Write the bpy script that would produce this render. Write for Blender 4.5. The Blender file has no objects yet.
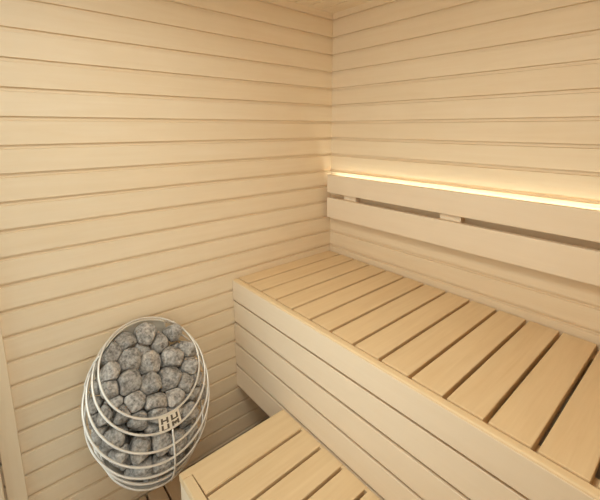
import bpy, bmesh, math, random
from mathutils import Vector, Matrix, noise

C = bpy.context.scene.collection
S = 0.08            # one wall panel is 80 mm high; the room is laid out in panel units
ZF = 18.05          # the floor lies 18.05 panels under the reference joint
def W(x, y, z): return Vector((x * S, y * S, (z + ZF) * S))

# ------------------------------------------------------------------ materials
def new_mat(name):
    m = bpy.data.materials.new(name); m.use_nodes = True
    nt = m.node_tree; b = nt.nodes['Principled BSDF']
    return m, nt, b

def wood(name, base, dark, axis, rough=0.5, board=None, spread=0.10, figure=0.35, per_object=False):
    """light sauna timber, grain running along `axis`; `board` = pitch of boards along z for board to board tone"""
    m, nt, b = new_mat(name); N = nt.nodes; L = nt.links
    tc = N.new('ShaderNodeTexCoord'); geo = N.new('ShaderNodeNewGeometry')
    pos = geo.outputs['Position']
    sc = [26.0, 26.0, 26.0]; sc['xyz'.index(axis)] = 1.6
    off = None
    if per_object:
        oi = N.new('ShaderNodeObjectInfo')
        cmb = N.new('ShaderNodeCombineXYZ')
        ml = N.new('ShaderNodeMath'); ml.operation = 'MULTIPLY'; ml.inputs[1].default_value = 37.0
        L.new(oi.outputs['Random'], ml.inputs[0])
        for k in range(3): L.new(ml.outputs[0], cmb.inputs[k])
        ad = N.new('ShaderNodeVectorMath'); ad.operation = 'ADD'
        L.new(pos, ad.inputs[0]); L.new(cmb.outputs[0], ad.inputs[1]); src = ad.outputs[0]
        tone = oi.outputs['Random']
    else:
        src = pos
        sep = N.new('ShaderNodeSeparateXYZ'); L.new(pos, sep.inputs[0])
        a1 = N.new('ShaderNodeMath'); a1.operation = 'DIVIDE'; a1.inputs[1].default_value = board or 0.08
        a0 = N.new('ShaderNodeMath'); a0.operation = 'SUBTRACT'; a0.inputs[1].default_value = (ZF % 1.0) * S
        L.new(sep.outputs[2], a0.inputs[0]); L.new(a0.outputs[0], a1.inputs[0])
        fl = N.new('ShaderNodeMath'); fl.operation = 'FLOOR'; L.new(a1.outputs[0], fl.inputs[0])
        wn = N.new('ShaderNodeTexWhiteNoise'); wn.noise_dimensions = '1D'; L.new(fl.outputs[0], wn.inputs['W'])
        tone = wn.outputs['Value']
        cmb = N.new('ShaderNodeCombineXYZ')
        ml = N.new('ShaderNodeMath'); ml.operation = 'MULTIPLY'; ml.inputs[1].default_value = 23.0
        L.new(tone, ml.inputs[0]); L.new(ml.outputs[0], cmb.inputs['xyz'.index(axis)])
        ad = N.new('ShaderNodeVectorMath'); ad.operation = 'ADD'
        L.new(pos, ad.inputs[0]); L.new(cmb.outputs[0], ad.inputs[1]); src = ad.outputs[0]
    mp = N.new('ShaderNodeMapping'); mp.inputs['Scale'].default_value = sc
    L.new(src, mp.inputs['Vector'])
    n1 = N.new('ShaderNodeTexNoise'); n1.inputs['Scale'].default_value = 2.2
    n1.inputs['Detail'].default_value = 6; n1.inputs['Roughness'].default_value = 0.6
    n1.inputs['Distortion'].default_value = 0.5
    L.new(mp.outputs[0], n1.inputs['Vector'])
    n2 = N.new('ShaderNodeTexNoise'); n2.inputs['Scale'].default_value = 7.0; n2.inputs['Detail'].default_value = 3
    L.new(src, n2.inputs['Vector'])
    r1 = N.new('ShaderNodeMapRange'); r1.inputs[1].default_value = 0.32; r1.inputs[2].default_value = 0.72
    L.new(n1.outputs['Fac'], r1.inputs[0])
    mixf = N.new('ShaderNodeMath'); mixf.operation = 'MULTIPLY_ADD'
    mixf.inputs[1].default_value = figure
    L.new(r1.outputs[0], mixf.inputs[0])
    t2 = N.new('ShaderNodeMath'); t2.operation = 'MULTIPLY'; t2.inputs[1].default_value = spread * 2
    L.new(tone, t2.inputs[0])
    t3 = N.new('ShaderNodeMath'); t3.operation = 'MULTIPLY_ADD'; t3.inputs[1].default_value = 0.35
    L.new(n2.outputs['Fac'], t3.inputs[0]); L.new(t2.outputs[0], t3.inputs[2])
    L.new(t3.outputs[0], mixf.inputs[2])
    mx = N.new('ShaderNodeMix'); mx.data_type = 'RGBA'
    mx.inputs['A'].default_value = (*base, 1); mx.inputs['B'].default_value = (*dark, 1)
    L.new(mixf.outputs[0], mx.inputs['Factor'])
    L.new(mx.outputs['Result'], b.inputs['Base Color'])
    b.inputs['Roughness'].default_value = rough
    b.inputs['Specular IOR Level'].default_value = 0.35
    bp = N.new('ShaderNodeBump'); bp.inputs['Strength'].default_value = 0.06; bp.inputs['Distance'].default_value = 0.002
    L.new(n1.outputs['Fac'], bp.inputs['Height']); L.new(bp.outputs[0], b.inputs['Normal'])
    return m

PALE = (0.80, 0.675, 0.50); PALE_D = (0.72, 0.565, 0.37)
DECK = (0.79, 0.62, 0.39); DECK_D = (0.66, 0.475, 0.265)
M_wall_l = wood('wall_timber_y', PALE, PALE_D, 'y')
M_wall_r = wood('wall_timber_x', PALE, PALE_D, 'x')
M_ceil = wood('ceiling_timber', PALE, PALE_D, 'x')
M_board = wood('board_timber_x', (0.80, 0.68, 0.52), (0.73, 0.58, 0.41), 'x', per_object=True, spread=0.06, figure=0.25)
M_deck = wood('deck_timber_y', DECK, DECK_D, 'y', per_object=True, spread=0.12, figure=0.5)
M_rail = wood('rail_timber_x', DECK, DECK_D, 'x', per_object=True, spread=0.08)
M_upright = wood('upright_timber', PALE, PALE_D, 'z', per_object=True)
M_floor = wood('floor_timber', (0.62, 0.46, 0.30), (0.48, 0.33, 0.19), 'x', board=10.0)

def plain(name, col, rough, metal=0.0):
    m, nt, b = new_mat(name)
    b.inputs['Base Color'].default_value = (*col, 1); b.inputs['Roughness'].default_value = rough
    b.inputs['Metallic'].default_value = metal
    n = nt.nodes.new('ShaderNodeTexNoise'); n.inputs['Scale'].default_value = 60
    mr = nt.nodes.new('ShaderNodeMapRange'); mr.inputs[3].default_value = rough * 0.85; mr.inputs[4].default_value = min(1, rough * 1.15)
    nt.links.new(n.outputs['Fac'], mr.inputs[0]); nt.links.new(mr.outputs[0], b.inputs['Roughness'])
    return m
M_steel = plain('brushed_steel', (0.78, 0.75, 0.70), 0.38, 0.55)
M_plate = plain('pale_steel_plate', (0.74, 0.68, 0.58), 0.5, 0.3)
M_letter = plain('cut_out_shade', (0.10, 0.075, 0.05), 0.7)  # dark colour stands in for the shade inside cut letters
M_under = plain('dark_subfloor', (0.06, 0.05, 0.04), 0.8)

def stone_mat():
    m, nt, b = new_mat('grey_sauna_stone'); N = nt.nodes; L = nt.links
    tc = N.new('ShaderNodeTexCoord'); oi = N.new('ShaderNodeObjectInfo')
    ad = N.new('ShaderNodeVectorMath'); ad.operation = 'ADD'
    cm = N.new('ShaderNodeCombineXYZ'); ml = N.new('ShaderNodeMath'); ml.operation = 'MULTIPLY'; ml.inputs[1].default_value = 50
    L.new(oi.outputs['Random'], ml.inputs[0]); L.new(ml.outputs[0], cm.inputs[0]); L.new(ml.outputs[0], cm.inputs[1])
    L.new(tc.outputs['Object'], ad.inputs[0]); L.new(cm.outputs[0], ad.inputs[1])
    n1 = N.new('ShaderNodeTexNoise'); n1.inputs['Scale'].default_value = 38; n1.inputs['Detail'].default_value = 8; n1.inputs['Roughness'].default_value = 0.7
    n2 = N.new('ShaderNodeTexNoise'); n2.inputs['Scale'].default_value = 130; n2.inputs['Detail'].default_value = 4
    L.new(ad.outputs[0], n1.inputs['Vector']); L.new(ad.outputs[0], n2.inputs['Vector'])
    mm = N.new('ShaderNodeMath'); mm.operation = 'MULTIPLY_ADD'; mm.inputs[1].default_value = 0.42
    L.new(n2.outputs['Fac'], mm.inputs[0])
    m2 = N.new('ShaderNodeMath'); m2.operation = 'MULTIPLY'; m2.inputs[1].default_value = 0.62
    L.new(n1.outputs['Fac'], m2.inputs[0]); L.new(m2.outputs[0], mm.inputs[2])
    cr = N.new('ShaderNodeValToRGB')
    cr.color_ramp.elements[0].position = 0.36; cr.color_ramp.elements[0].color = (0.085, 0.078, 0.071, 1)
    cr.color_ramp.elements[1].position = 0.70; cr.color_ramp.elements[1].color = (0.62, 0.585, 0.545, 1)
    L.new(mm.outputs[0], cr.inputs[0])
    hv = N.new('ShaderNodeHueSaturation'); mr = N.new('ShaderNodeMapRange'); mr.inputs[3].default_value = 0.85; mr.inputs[4].default_value = 1.2
    L.new(oi.outputs['Random'], mr.inputs[0]); L.new(mr.outputs[0], hv.inputs['Value']); L.new(cr.outputs[0], hv.inputs['Color'])
    L.new(hv.outputs[0], b.inputs['Base Color'])
    b.inputs['Roughness'].default_value = 0.85; b.inputs['Specular IOR Level'].default_value = 0.25
    bp = N.new('ShaderNodeBump'); bp.inputs['Strength'].default_value = 0.9; bp.inputs['Distance'].default_value = 0.006
    L.new(mm.outputs[0], bp.inputs['Height']); L.new(bp.outputs[0], b.inputs['Normal'])
    return m
M_stone = stone_mat()

def glow_mat():
    m, nt, b = new_mat('warm_led')
    b.inputs['Base Color'].default_value = (0.9, 0.85, 0.7, 1)
    b.inputs['Emission Color'].default_value = (0.86, 1.0, 0.93, 1); b.inputs['Emission Strength'].default_value = LED
    return m
def glass_mat():
    m = bpy.data.materials.new('clear_glass'); m.use_nodes = True; nt = m.node_tree
    for n in list(nt.nodes):
        if n.type == 'BSDF_PRINCIPLED': nt.nodes.remove(n)
    out = nt.nodes['Material Output']
    tr = nt.nodes.new('ShaderNodeBsdfTransparent'); tr.inputs[0].default_value = (0.96, 0.97, 0.96, 1)
    gl = nt.nodes.new('ShaderNodeBsdfGlossy'); gl.inputs['Roughness'].default_value = 0.02
    fr = nt.nodes.new('ShaderNodeFresnel'); fr.inputs[0].default_value = 1.45
    mx = nt.nodes.new('ShaderNodeMixShader')
    nt.links.new(fr.outputs[0], mx.inputs[0]); nt.links.new(tr.outputs[0], mx.inputs[1]); nt.links.new(gl.outputs[0], mx.inputs[2])
    nt.links.new(mx.outputs[0], out.inputs['Surface'])
    return m
LED = 8.0
M_led = glow_mat(); M_glass = glass_mat()

# ------------------------------------------------------------------ building helpers
def link(name, bm, m, parent=None, origin=None, smooth=False):
    """one mesh object; geometry is given in world space and stored relative to the parent's base"""
    bmesh.ops.recalc_face_normals(bm, faces=bm.faces)
    me = bpy.data.meshes.new(name); 
    o0 = Vector(origin) if origin is not None else Vector((0, 0, 0))
    bmesh.ops.translate(bm, verts=bm.verts, vec=-o0)
    bm.to_mesh(me); bm.free()
    me.materials.append(m)
    if smooth:
        for p in me.polygons: p.use_smooth = True
    o = bpy.data.objects.new(name, me); C.objects.link(o)
    o.location = o0
    if parent:
        o.parent = parent
        base = parent.location if parent.parent is None else parent.location + parent.parent.location
        o.location = o0 - base
    return o
def empty(name, loc, label, cat, group=None):
    o = bpy.data.objects.new(name, None); C.objects.link(o); o.location = loc
    o.empty_display_size = 0.05
    o['label'] = label; o['category'] = cat
    if group: o['group'] = group
    return o
def box(bm, a, b, bevel=0.0, seg=2):
    a = Vector(a); b = Vector(b)
    lo = Vector(map(min, a, b)); hi = Vector(map(max, a, b))
    t = bmesh.new()
    bmesh.ops.create_cube(t, size=1.0)
    for v in t.verts: v.co = Vector((lo[i] + (v.co[i] + .5) * (hi[i] - lo[i]) for i in range(3)))
    if bevel: bmesh.ops.bevel(t, geom=t.edges[:], offset=bevel, segments=seg, profile=0.5, affect='EDGES')
    me = bpy.data.meshes.new('tmp'); t.to_mesh(me); t.free(); bm.from_mesh(me); bpy.data.meshes.remove(me)
def slab(name, a, b, m, parent=None, bevel=0.002, seg=2):
    """a bevelled board whose origin is its own centre"""
    a = W(*a); b = W(*b); bm = bmesh.new(); box(bm, a, b, bevel, seg)
    return link(name, bm, m, parent, (a + b) / 2)
def extrude_profile(bm, prof, to3d, s0, s1):
    n = len(prof)
    A = [bm.verts.new(to3d(p, s0)) for p in prof]; B = [bm.verts.new(to3d(p, s1)) for p in prof]
    for i in range(n): bm.faces.new((A[i], A[(i + 1) % n], B[(i + 1) % n], B[i]))
    bm.faces.new(A); bm.faces.new(B)
def tube(bm, pts, r, n=8, closed=False):
    pts = [Vector(p) for p in pts]; N = len(pts); rings = []
    up = None
    for i, p in enumerate(pts):
        if closed: d = pts[(i + 1) % N] - pts[i - 1]
        else: d = pts[min(i + 1, N - 1)] - pts[max(i - 1, 0)]
        d.normalize()
        if up is None:
            up = Vector((0, 0, 1)) if abs(d.z) < 0.9 else Vector((1, 0, 0))
        u = (up - d * up.dot(d)).normalized(); up = u; v = d.cross(u)
        rings.append([bm.verts.new(p + r * (math.cos(2 * math.pi * k / n) * u + math.sin(2 * math.pi * k / n) * v)) for k in range(n)])
    M = N if closed else N - 1
    for i in range(M):
        A, B = rings[i], rings[(i + 1) % N]
        off = 0
        if closed and i == N - 1:
            off = min(range(n), key=lambda o: (A[0].co - B[o].co).length)
        for k in range(n): bm.faces.new((A[k], A[(k + 1) % n], B[(k + 1 + off) % n], B[(k + off) % n]))
    if not closed: bm.faces.new(rings[0]); bm.faces.new(rings[-1])

# ------------------------------------------------------------------ the room
XF = 12.0
XR, YF, ZC = 21.5, -19.0, 6.4     # right wall, glass front, ceiling (panel units)
def panel_profile(z0, z1, thick=0.5, gw=0.145, gd=0.12):
    """(depth, z) outline of a tongue and groove wall: depth 0 is the face, negative goes into the wall"""
    p = [(0.0, z0)]
    k = math.ceil(z0 + 0.2)
    while k < z1 - 0.15:
        p += [(0, k - gw * .7), (-gd, k - gw * .5), (-gd, k + gw * .35), (0, k + gw * .5)]
        k += 1
    p += [(0, z1), (-thick, z1), (-thick, z0)]
    return p
prof = panel_profile(-18.4, ZC + 0.35)
bm = bmesh.new(); extrude_profile(bm, prof, lambda q, s: W(q[0], s, q[1]), YF - .3, 0.45)
link('wall_left', bm, M_wall_l)['kind'] = 'structure'
bm = bmesh.new(); extrude_profile(bm, prof, lambda q, s: W(s, -q[0], q[1]), -0.45, XR + .45)
link('wall_back', bm, M_wall_r)['kind'] = 'structure'
bm = bmesh.new(); extrude_profile(bm, prof, lambda q, s: W(XR - q[0], s, q[1]), -11.4, 0.45)
link('wall_right', bm, M_wall_l)['kind'] = 'structure'
# ceiling boards run along x
p = [(0.0, 0.0)]
for k in range(1, 20): p += [(-k + .05, 0), (-k + .03, .05), (-k - .03, .05), (-k - .05, 0)]
p += [(YF - .3, 0), (YF - .3, .35), (0, .35)]
bm = bmesh.new(); extrude_profile(bm, p, lambda q, s: W(s, q[0], ZC + q[1]), -.45, XR + .5)
link('ceiling', bm, M_ceil)['kind'] = 'structure'
# slatted floor over a dark base
bm = bmesh.new()
y = -0.1; pitch = 0.83
y0 = -11.85 + 14 * pitch
k = 0
while True:
    a = y0 - k * pitch - .045; b = a - pitch + .09; k += 1
    if a < YF: break
    if a > -0.05: a = -0.05
    if b >= a: continue
    box(bm, W(0.13, a, -18.05), W(XR - .13, max(b, YF), -18.35), 0.0015, 1)
link('floor', bm, M_floor)['kind'] = 'structure'
bm = bmesh.new(); box(bm, W(0.0, 0, -18.36), W(XR, YF, -18.9)); 
o = link('floor_base', bm, M_under); o['kind'] = 'structure'
# trim at the near end of the left wall and the post of the glass front
bm = bmesh.new(); box(bm, W(0.0, -17.0, -18.05), W(0.22, -17.6, ZC), .002)
link('trim_1', bm, M_upright)['kind'] = 'structure'
bm = bmesh.new(); box(bm, W(0.0, -17.66, -18.05), W(0.4, YF, ZC), .003)
link('trim_2', bm, M_upright)['kind'] = 'structure'
bm = bmesh.new()
for a, b in (((.4, YF + .5, -18.05), (XF, YF, -17.3)), ((.4, YF + .5, ZC - .7), (XF, YF, ZC)), ((XF - .7, YF + .5, -17.3), (XF, YF, ZC - .7))):
    box(bm, W(*a), W(*b), .002)
wf = link('window_1', bm, M_upright); wf['kind'] = 'structure'
bm = bmesh.new()  # unseen side glazing, added to let light onto the left wall
for a, b in (((XR, -11.4, -18.05), (XR - .5, YF + .5, -17.3)), ((XR, -11.4, ZC - .7), (XR - .5, YF + .5, ZC)), ((XR, -11.4, -17.3), (XR - .5, -12.1, ZC - .7))):
    box(bm, W(*a), W(*b), .002)
wg = link('added_side_window', bm, M_upright); wg['kind'] = 'structure'
bm = bmesh.new(); box(bm, W(XR - .2, -12.1, -17.3), W(XR - .3, YF + .5, ZC - .7)); link('glass_pane', bm, M_glass, wg)
bm = bmesh.new(); box(bm, W(.4, YF + .30, -17.3), W(XF - .7, YF + .2, ZC - .7)); link('glass_pane', bm, M_glass, wf)
bm = bmesh.new(); extrude_profile(bm, prof, lambda q, s: W(s, YF + .5 + q[0], q[1]), XF, XR + .45)  # unseen solid stretch beside the glass, added to cut the frontal light
link('added_front_wall', bm, M_wall_r)['kind'] = 'structure'

# ------------------------------------------------------------------ upper bench
ZB, ZL = -8.38, -13.47
DE = 7.4
GAP = 0.135
G0, PITCH = 1.029, 1.223
ub = empty('upper_bench', W(10.75, -3.7, -18.05), 'wide upper bench of crosswise pale wooden slats running along the back wall', 'bench')
xs = [0.02] + [G0 + k * PITCH for k in range(18) if G0 + k * PITCH < XR - .3] + [XR]
for i in range(len(xs) - 1):
    a = xs[i] + (GAP / 2 if i else 0); b = xs[i + 1] - GAP / 2
    slab('deck_slat', (a, -0.12, ZB), (b, -7.05, ZB - .33), M_deck, ub, .0025)
slab('front_rail', (0.02, -7.09, ZB), (XR - .02, -7.4, ZB - 1.15), M_rail, ub, .006, 3)
STONES = [
    (0.924, -13.135, -9.333, 0.402, "grey stone in heater's open top, first from left in the rear row"),
    (0.877, -12.268, -9.319, 0.441, "grey stone in heater's open top, second from left in the rear row"),
    (0.991, -11.774, -9.925, 0.464, "grey stone in heater's open top, third from left in the rear row"),
    (0.855, -11.147, -9.594, 0.372, "grey stone in heater's open top, fourth from left in the rear row"),
    (1.177, -13.820, -9.468, 0.400, "grey stone in heater's open top, first from left in the second row from the rear"),
    (1.482, -13.241, -9.880, 0.462, "grey stone in heater's open top, second from left in the second row from the rear"),
    (1.020, -12.609, -9.940, 0.404, "grey stone in heater's open top, third from left in the second row from the rear"),
    (1.691, -12.433, -10.252, 0.436, "grey stone in heater's open top, fourth from left in the second row from the rear"),
    (1.637, -11.536, -10.380, 0.497, "grey stone in heater's open top, fifth from left in the second row from the rear"),
    (1.498, -10.738, -10.421, 0.404, "grey stone in heater's open top, sixth from left in the second row from the rear"),
    (2.045, -10.905, -10.921, 0.418, "grey stone in heater's open top, seventh from left in the second row from the rear"),
    (1.723, -14.016, -9.947, 0.404, "grey stone in heater's open top, first from left in the third row from the rear"),
    (2.089, -13.449, -10.433, 0.488, "grey stone in heater's open top, second from left in the third row from the rear"),
    (2.264, -12.682, -10.766, 0.444, "grey stone in heater's open top, third from left in the third row from the rear"),
    (2.274, -11.829, -10.955, 0.521, "grey stone in heater's open top, fourth from left in the third row from the rear"),
    (2.608, -11.181, -11.402, 0.428, "grey stone in heater's open top, fifth from left in the third row from the rear"),
    (2.291, -14.033, -10.960, 0.394, "grey stone in heater's open top, first from left in the front row"),
    (2.666, -13.416, -11.005, 0.403, "grey stone in heater's open top, second from left in the front row"),
    (2.865, -12.724, -11.348, 0.468, "grey stone in heater's open top, third from left in the front row"),
    (2.922, -11.906, -11.572, 0.416, "grey stone in heater's open top, fourth from left in the front row"),
    (1.593, -14.463, -10.373, 0.298, 'grey stone behind heater wires between the first and second rings, first from left'),
    (2.179, -14.365, -10.358, 0.359, 'grey stone behind heater wires between the first and second rings, second from left'),
    (2.860, -14.109, -11.327, 0.352, 'grey stone behind heater wires between the first and second rings, third from left'),
    (3.213, -13.599, -11.797, 0.409, 'grey stone behind heater wires between the first and second rings, fourth from left'),
    (3.395, -12.859, -11.833, 0.328, 'grey stone behind heater wires between the first and second rings, fifth from left'),
    (2.781, -10.832, -12.110, 0.348, 'grey stone behind heater wires between the first and second rings, sixth from left'),
    (2.373, -10.568, -11.653, 0.375, 'grey stone behind heater wires between the first and second rings, seventh from left'),
    (1.932, -14.629, -10.844, 0.311, 'grey stone behind heater wires between the second and third rings, first from left'),
    (2.112, -14.704, -11.353, 0.289, 'grey stone behind heater wires between the second and third rings, second from left'),
    (2.569, -14.577, -11.090, 0.315, 'grey stone behind heater wires between the second and third rings, third from left'),
    (2.954, -14.399, -11.903, 0.383, 'grey stone behind heater wires between the second and third rings, fourth from left'),
    (3.570, -12.801, -12.663, 0.403, 'grey stone behind heater wires between the second and third rings, fifth from left'),
    (3.365, -11.910, -12.350, 0.383, 'grey stone behind heater wires between the second and third rings, sixth from left'),
    (3.135, -11.254, -12.438, 0.357, 'grey stone behind heater wires between the second and third rings, seventh from left'),
    (2.399, -14.687, -11.815, 0.304, 'grey stone behind heater wires between the third and fourth rings, first from left'),
    (2.548, -14.509, -12.521, 0.343, 'grey stone behind heater wires between the third and fourth rings, second from left'),
    (3.167, -14.204, -12.504, 0.350, 'grey stone behind heater wires between the third and fourth rings, third from left'),
    (3.458, -13.559, -12.618, 0.427, 'grey stone behind heater wires between the third and fourth rings, fourth from left'),
    (3.473, -12.163, -13.079, 0.419, 'grey stone behind heater wires between the third and fourth rings, fifth from left'),
    (3.233, -11.508, -13.237, 0.356, 'grey stone behind heater wires between the third and fourth rings, sixth from left'),
    (2.654, -14.261, -13.301, 0.315, 'grey stone behind heater wires between the fourth and fifth rings, first from left'),
    (3.363, -13.549, -13.395, 0.397, 'grey stone behind heater wires between the fourth and fifth rings, second from left'),
    (3.539, -12.911, -13.511, 0.332, 'grey stone behind heater wires between the fourth and fifth rings, third from left'),
    (3.007, -11.988, -14.209, 0.345, 'grey stone behind heater wires between the fourth and fifth rings, fourth from left'),
    (2.992, -13.915, -13.771, 0.298, 'grey stone behind heater wires below the fifth ring, first from left'),
    (3.289, -13.180, -14.144, 0.306, 'grey stone behind heater wires below the fifth ring, second from left'),
    (1.382, -14.015, -11.147, 0.430, ''),
    (1.577, -14.104, -11.956, 0.427, ''),
    (1.280, -13.780, -10.454, 0.364, ''),
    (2.344, -14.014, -12.067, 0.412, ''),
    (2.099, -13.983, -12.771, 0.375, ''),
    (0.973, -13.118, -10.514, 0.423, ''),
    (1.427, -13.342, -11.815, 0.422, ''),
    (0.931, -13.133, -11.260, 0.381, ''),
    (2.074, -13.579, -13.467, 0.413, ''),
    (1.863, -13.310, -11.202, 0.387, ''),
    (1.978, -13.358, -12.382, 0.427, ''),
    (2.407, -13.323, -11.721, 0.421, ''),
    (1.162, -12.952, -12.370, 0.362, ''),
    (1.570, -13.097, -13.051, 0.461, ''),
    (2.699, -13.302, -12.918, 0.471, ''),
    (1.480, -12.749, -10.944, 0.395, ''),
    (2.620, -13.328, -13.997, 0.448, ''),
    (0.930, -12.429, -11.439, 0.380, ''),
    (0.958, -12.288, -10.620, 0.408, ''),
    (2.080, -12.566, -11.682, 0.466, ''),
    (2.830, -12.826, -12.246, 0.425, ''),
    (2.478, -12.755, -13.460, 0.390, ''),
    (2.104, -12.555, -12.464, 0.375, ''),
    (1.364, -12.235, -12.096, 0.492, ''),
    (1.555, -12.116, -11.294, 0.388, ''),
    (1.543, -12.237, -13.195, 0.477, ''),
    (2.305, -12.223, -13.028, 0.362, ''),
    (2.250, -12.223, -13.924, 0.408, ''),
    (1.036, -11.492, -11.306, 0.486, ''),
    (1.941, -11.872, -12.544, 0.385, ''),
    (2.659, -12.129, -12.447, 0.377, ''),
    (3.380, -12.341, -13.788, 0.379, ''),
    (2.811, -12.079, -13.469, 0.377, ''),
    (0.913, -11.132, -10.540, 0.363, ''),
    (1.951, -11.627, -13.565, 0.406, ''),
    (1.851, -11.443, -11.701, 0.490, ''),
    (1.406, -11.057, -12.375, 0.393, ''),
    (2.474, -11.449, -12.259, 0.409, ''),
    (2.520, -11.479, -13.045, 0.439, ''),
    (1.240, -10.713, -11.124, 0.401, ''),
    (2.740, -11.467, -13.801, 0.374, ''),
    (1.937, -10.993, -12.878, 0.396, ''),
    (1.633, -10.615, -11.787, 0.435, ''),
    (2.167, -10.583, -12.327, 0.382, ''),
]
zt = [ZB, -9.58, -10.87, -12.14, -13.46, -14.80]
for i in range(5):
    t = zt[i] - (.07 if i else 0.06); b = zt[i + 1] + .07
    slab('fascia_board', (0.02, -7.12 if i else -7.402, t), (XR - .02, -7.40 if i else -7.44, b), M_board, ub, .0015)
slab('back_bearer', (0.05, -0.15, ZB - .345), (XR - .05, -0.7, ZB - 1.1), M_rail, ub)
slab('front_bearer', (0.05, -6.4, ZB - .345), (XR - .05, -7.05, ZB - 1.1), M_rail, ub)
# ------------------------------------------------------------------ lower bench (the step)
lb = empty('lower_bench', W(13, -9.9, -18.05), 'low step bench of pale wooden slats in front of the taller bench', 'bench')
XL = 4.43; XE = XR
bm = bmesh.new()       # first wide slat, cut around the front rail
g1 = G0 + 4 * PITCH
pts = [(XL, -7.43), (g1 - GAP / 2, -7.43), (g1 - GAP / 2, -12.10), (4.77, -12.10), (4.77, -12.14), (XL, -12.5 + .0)]
prof2 = [(XL, -7.43), (g1 - GAP / 2, -7.43), (g1 - GAP / 2, -12.09), (4.77, -12.09), (4.77, -12.5), (XL, -12.5)]
extrude_profile(bm, prof2, lambda q, s: W(q[0], q[1], s), ZL, ZL - .33)
bmesh.ops.bevel(bm, geom=[e for e in bm.edges if abs(e.verts[0].co.z - e.verts[1].co.z) < 1e-6 and e.verts[0].co.z > W(0, 0, ZL - .1).z], offset=.002, segments=2, affect='EDGES')
link('deck_slat', bm, M_deck, lb, W(XL + .7, -9.8, ZL))
g = [g1 + k * PITCH for k in range(30) if g1 + k * PITCH < XE - .3] + [XE]
for i in range(len(g) - 1):
    slab('deck_slat', (g[i] + GAP / 2, -7.43, ZL), (g[i + 1] - (GAP / 2 if i < len(g) - 2 else 0.02), -12.09, ZL - .33), M_deck, lb, .0025)
slab('front_rail', (4.775, -12.13, ZL), (XE - .02, -12.5, ZL - .33), M_rail, lb, .003)
for q in g[:-1]: slab('gap_spacer', (q - GAP / 2, -7.43, ZL - .02), (q + GAP / 2, -7.58, ZL - .33), M_rail, lb, 0)
zt = [ZL - .36, -15.0, -16.2, -17.4]
for i in range(3):
    slab('fascia_board', (XL, -12.2, zt[i] - .035), (XE - .02, -12.48, zt[i + 1] + .035), M_board, lb, .0015)
slab('side_panel', (XL, -7.6, ZL - .36), (XL + .28, -12.18, -17.4), M_board, lb, .0015)
for yy in (-7.8, -11.9): slab('leg', (XL + .3, yy, ZL - .36), (XL + .8, yy - .5, -18.05) if yy > -10 else (XL + .8, yy + .5, -18.05), M_upright, lb)
slab('leg', (XE - .9, -7.8, ZL - .36), (XE - .4, -8.3, -18.05), M_upright, lb)
slab('leg', (XE - .9, -11.9, ZL - .36), (XE - .4, -11.4, -18.05), M_upright, lb)

# ------------------------------------------------------------------ backrest
br = empty('backrest', W(10.75, -.5, -6), 'wooden backrest of two long boards on the back wall, lit from behind', 'backrest')
slab('upper_board', (0.30, -.36, -3.24), (XR - .3, -.65, -4.36), M_board, br, .003)
slab('lower_board', (0.30, -.36, -4.68), (XR - .3, -.65, -5.96), M_board, br, .003)
for a, b in ((1.55, 2.5), (7.9, 8.95), (14.8, 15.9), (19.3, 20.3)):
    slab('spacer_block', (a, -0.0, -3.9), (b, -.355, -5.4), M_board, br, .002)
    slab('spacer_bridge', (a, -.357, -4.365), (b, -.42, -4.675), M_board, br, .001)
slab('led_strip', (0.5, -.14, -3.62), (XR - .5, -.26, -3.66), M_led, br, 0)
slab('led_rail', (0.5, 0.0, -3.665), (XR - .5, -.355, -3.74), M_rail, br, 0)

# ------------------------------------------------------------------ egg shaped wire heater
RINGS = [(1.9, -12.4, -10.16, 2.05), (1.97, -12.42, -10.5, 2.29), (2.05, -12.50, -10.95, 2.46), (2.08, -12.58, -11.36, 2.55),
         (2.08, -12.62, -11.9, 2.49), (2.08, -12.64, -12.5, 2.24), (2.08, -12.7, -13.1, 1.98), (2.08, -12.75, -13.85, 1.0)]
TI, AZ = math.radians(45), math.radians(12)
U = Vector((math.cos(AZ) * math.cos(TI), math.sin(AZ) * math.cos(TI), -math.sin(TI)))
V = Vector((-math.sin(AZ), math.cos(AZ), 0))
NRM = U.cross(V)
def rp(i, deg, out=0.0, shift=0.0):
    """point on hoop i (fractional allowed), deg from the front"""
    k = min(int(i), len(RINGS) - 2); f = i - k
    c = Vector(RINGS[k][:3]).lerp(Vector(RINGS[k + 1][:3]), f); r = RINGS[k][3] * (1 - f) + RINGS[k + 1][3] * f + out
    a = math.radians(deg)
    q = c + r * (math.cos(a) * U + math.sin(a) * V) + shift * NRM
    return W(*q)
ht = empty('sauna_heater', W(0, -12.5, -12), 'egg shaped wire basket heater filled with grey stones on the left wall', 'heater')
for i in range(7):
    bm = bmesh.new()
    tube(bm, [rp(i, 360 * k / 96) for k in range(96)], (0.046 if i < 5 else .055) * S, 8, True)
    link('wire_ring', bm, M_steel, ht, W(*RINGS[i][:3]), True)
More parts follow.
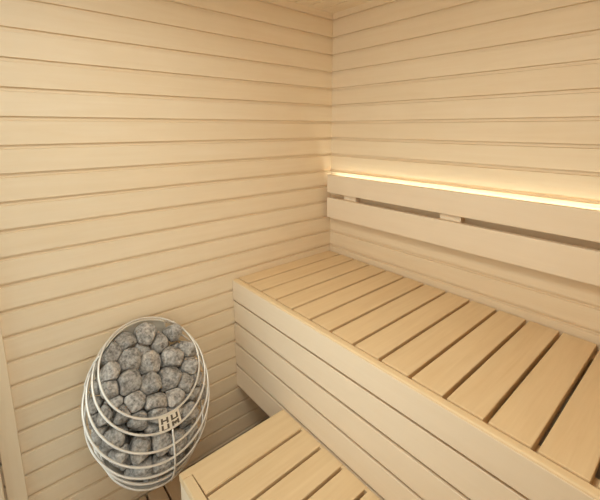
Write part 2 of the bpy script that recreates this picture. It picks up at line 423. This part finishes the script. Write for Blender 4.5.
# upright rods
for deg, i0, i1 in ((-7, 1, 6), (128, 0, 6), (232, 0, 6)):
    bm = bmesh.new()
    tube(bm, [rp(i0 + (i1 - i0) * k / 20, deg + (4 * k / 20 if i0 else 0), 0.05) for k in range(21)], .042 * S, 8)
    link('upright_rod', bm, M_steel, ht, rp((i0 + i1) / 2, deg), True)
def shell(name, fr, to, d0, d1, t, m, out=-.06, nd=32, nr=12, parent=ht):
    bm = bmesh.new(); G = []
    for k in range(nr + 1):
        i = fr + (to - fr) * k / nr
        G.append([[bm.verts.new(rp(i, d0 + (d1 - d0) * j / nd, out - s)) for s in (0, t)] for j in range(nd + 1)])
    for k in range(nr):
        for j in range(nd):
            for s in (0, 1): bm.faces.new((G[k][j][s], G[k][j + 1][s], G[k + 1][j + 1][s], G[k + 1][j][s]))
    for k in range(nr):
        for j in (0, nd): bm.faces.new((G[k][j][0], G[k + 1][j][0], G[k + 1][j][1], G[k][j][1]))
    for j in range(nd):
        for k in (0, nr): bm.faces.new((G[k][j][0], G[k][j + 1][0], G[k][j + 1][1], G[k][j][1]))
    return link(name, bm, m, parent, rp((fr + to) / 2, (d0 + d1) / 2), True)
shell('back_plate', 0.0, 6.0, 140, 220, .05, M_plate)
shell('base_bowl', 6.0, 6.98, 0, 360, .04, M_steel, out=-.02, nd=48)
bm = bmesh.new()
box(bm, W(-0.02, -13.2, -11.2), W(.10, -11.8, -13.3), .002)
box(bm, W(0.08, -12.9, -11.6), W(.42, -12.1, -12.6), .002)
link('wall_bracket', bm, M_steel, ht, W(.1, -12.5, -12.2))
# maker's plate between the first two hoops, dark raised letter strokes paint the shade of cut-outs
A0, A1 = -19.5, 4.0
def lp(u, v, h): return rp(0.03 + .97 * (1 - v), A0 + (A1 - A0) * u, h)
def patch(bm, u0, u1, v0, v1, h0, h1, n=4):
    G = [[[bm.verts.new(lp(u0 + (u1 - u0) * j / n, v, h)) for h in (h0, h1)] for v in (v0, v1)] for j in range(n + 1)]
    for j in range(n):
        a, b = G[j], G[j + 1]
        for q in ((a[0][0], b[0][0], b[1][0], a[1][0]), (a[0][1], b[0][1], b[1][1], a[1][1]), (a[0][0], b[0][0], b[0][1], a[0][1]), (a[1][0], b[1][0], b[1][1], a[1][1])):
            bm.faces.new(q)
    for q in (G[0], G[n]): bm.faces.new((q[0][0], q[0][1], q[1][1], q[1][0]))
bm = bmesh.new(); patch(bm, 0, 1, 0, 1, 0.0, .03, 8)
lo = link('logo_plate', bm, M_plate, ht, lp(.5, .5, 0)); 
bm = bmesh.new()
def letter(ch, u0, v0, w, h):
    t = .27 * w; s = .22 * h
    segs = {'H': [(0, t, 0, h), (w - t, w, 0, h), (t, w - t, h * .5 - s / 2, h * .5 + s / 2)],
            'U': [(0, t, 0, h), (w - t, w, 0, h), (t, w - t, 0, s)],
            'M': [(0, t, 0, h), (w - t, w, 0, h), (t, w * .5, h * .48, h * .86), (w * .5, w - t, h * .48, h * .86), (w * .42, w * .58, h * .30, h * .6)]}[ch]
    for a, b, c, d in segs: patch(bm, u0 + a, u0 + b, v0 + c, v0 + d, .028, .04, 2)
letter('H', .10, .55, .34, .36); letter('U', .56, .55, .34, .36)
letter('U', .10, .09, .34, .36); letter('M', .56, .09, .34, .36)
lt = link('lettering', bm, M_letter, lo, lp(.5, .5, 0))
lt['label'] = 'lettering in dark strokes painted as the shade of cut-outs'

# ------------------------------------------------------------------ stones
def stone_mesh(seed, r):
    rnd = random.Random(seed); bm = bmesh.new()
    bmesh.ops.create_icosphere(bm, subdivisions=4, radius=1.0)
    sx = [rnd.uniform(.93, 1.16), rnd.uniform(.90, 1.08), rnd.uniform(.82, .98)]
    cuts = []
    for _ in range(9):
        d = Vector((rnd.gauss(0, 1), rnd.gauss(0, 1), rnd.gauss(0, 1))).normalized(); cuts.append((d, rnd.uniform(.66, .92)))
    off = Vector((rnd.uniform(-50, 50),) * 3)
    for v in bm.verts:
        d = v.co.normalized()
        rr = 1.12 + .16 * noise.noise(d * 1.3 + off)
        for n, h in cuts:
            c = d.dot(n)
            if c > .05:
                lim = h / c
                if lim < rr:                       # soft, worn facet
                    rr = lim + (rr - lim) * .12
        rr += .035 * noise.noise(d * 4.2 + off) + .018 * noise.noise(d * 11 + off)
        v.co = Vector((d.x * sx[0], d.y * sx[1], d.z * sx[2])) * rr * r
    rot = Matrix.Rotation(rnd.uniform(0, 6.28), 3, Vector((rnd.gauss(0, 1), rnd.gauss(0, 1), rnd.gauss(0, 1))).normalized())
    bmesh.ops.rotate(bm, verts=bm.verts, matrix=rot)
    return bm
SS = [NRM.dot(Vector(r[:3])) for r in RINGS]
def pushed(bm, c):
    """pull a stone back until it only just touches the wires"""
    for _ in range(3):
        worst, push = 0, None
        for v in bm.verts:
            q, d, L, R = where(v.co)
            if L - R > worst: worst, push = L - R, d / L
        if worst > .24:
            t = -push * (worst - .22) * .7 * S; c = c + t
            bmesh.ops.translate(bm, verts=bm.verts, vec=t)
    return c
def where(co):
    if 1:
        q = Vector((co.x / S, co.y / S, co.z / S - ZF)); s = NRM.dot(q)
        t = max(SS[-1], min(SS[0], s)); k = 0
        while k < len(SS) - 2 and t < SS[k + 1]: k += 1
        f = (SS[k] - t) / (SS[k] - SS[k + 1])
        c = Vector(RINGS[k][:3]).lerp(Vector(RINGS[k + 1][:3]), f); R = RINGS[k][3] * (1 - f) + RINGS[k + 1][3] * f - .13
        d = q - c; d -= NRM * d.dot(NRM); return q, d, d.length, R
raw = []
for i, (x, y, z, r, lab) in enumerate(STONES):
    bm = stone_mesh(100 + i, r * S * 1.13)
    bmesh.ops.translate(bm, verts=bm.verts, vec=W(x, y, z))
    raw.append((bm, pushed(bm, W(x, y, z)), r))
for i, (x, y, z, r, lab) in enumerate(STONES):
    bm, c, r = raw[i]
    planes = []                                   # stones rest against each other along flat contacts
    for j, (_, c2, r2) in enumerate(raw):
        if j == i: continue
        d = c2 - c; D = d.length
        if D < (r + r2) * S * 1.5: planes.append((d / D, D * r / (r + r2) - .0008))
    for v in bm.verts:
        e = v.co - c; k = 1.0
        for n, h in planes:
            q = e.dot(n)
            if q > h: k = min(k, h / q)
        if k < 1: v.co = c + e * k
        q, d, L, R = where(v.co)
        if L > R:
            q -= d * (1 - (R - .02 * (1 - math.exp(-(L - R) * 8))) / L)
            v.co = W(*q)
    bmesh.ops.smooth_vert(bm, verts=bm.verts, factor=.4, use_axis_x=True, use_axis_y=True, use_axis_z=True)
    o = link('sauna_stone', bm, M_stone, None, c, True)
    o['category'] = 'stone'
    if lab: o['label'] = lab; o['group'] = 'stones in the heater basket'
    else: o['label'] = 'grey sauna stone buried inside the heater basket beneath the outer stones'; o['group'] = 'stones buried inside the heater'

# ------------------------------------------------------------------ light
w = bpy.data.worlds.new('room_beyond_the_glass'); bpy.context.scene.world = w; w.use_nodes = True
bg = w.node_tree.nodes['Background']; bg.inputs[0].default_value = (1.0, 1.045, 1.01, 1); bg.inputs[1].default_value = 0.9

LX, LY = 11.5, -15.0  # fill lamp out of view, added to lift the left wall and the decks
lp_ = empty('added_fill_lamp', W(LX, LY, ZC), 'unseen round fill lamp added under the ceiling to brighten the left wall', 'lamp')
bm = bmesh.new(); tube(bm, [W(LX + 3.2 * math.cos(a * math.pi / 24), LY + 3.2 * math.sin(a * math.pi / 24), ZC - .06) for a in range(48)], .012, 8, True)
link('fill_lamp_ring', bm, M_plate, lp_, None, True)
ld = bpy.data.lights.new('fill_lamp_light', 'AREA'); ld.shape = 'DISK'; ld.size = 6.2 * S; ld.energy = 5.4; ld.color = (1.0, 1.035, .95)
lo_ = bpy.data.objects.new('fill_lamp_light', ld); C.objects.link(lo_); lo_.parent = lp_; lo_.location = (0, 0, -.012)

# ------------------------------------------------------------------ camera
cd = bpy.data.cameras.new('camera'); cam = bpy.data.objects.new('camera', cd); C.objects.link(cam)
F, PX, PY = 368.038, 306.035, 193.875
yaw, pit = -0.8538, 0.1776
fw = Vector((math.sin(yaw) * math.cos(pit), math.cos(yaw) * math.cos(pit), -math.sin(pit)))
rt = Vector((math.cos(yaw), -math.sin(yaw), 0)); up = rt.cross(fw)
m3 = Matrix((rt, up, -fw)).transposed()
cam.matrix_world = Matrix.Translation(W(16.7439, -16.736, -.3398)) @ m3.to_4x4()
cd.sensor_fit = 'HORIZONTAL'; cd.sensor_width = 36; cd.lens = F * 36 / 600
cd.shift_x = (300 - PX) / 600; cd.shift_y = (PY - 250) / 600
cd.clip_start = 0.01
sc = bpy.context.scene; sc.camera = cam
sc.view_settings.view_transform = 'Standard'; sc.view_settings.look = 'None'
sc.view_settings.gamma = 1.0; sc.view_settings.use_curve_mapping = False
sc.view_settings.exposure = 0.88
sc.cycles.max_bounces = 16; sc.cycles.diffuse_bounces = 10; sc.cycles.transparent_max_bounces = 16
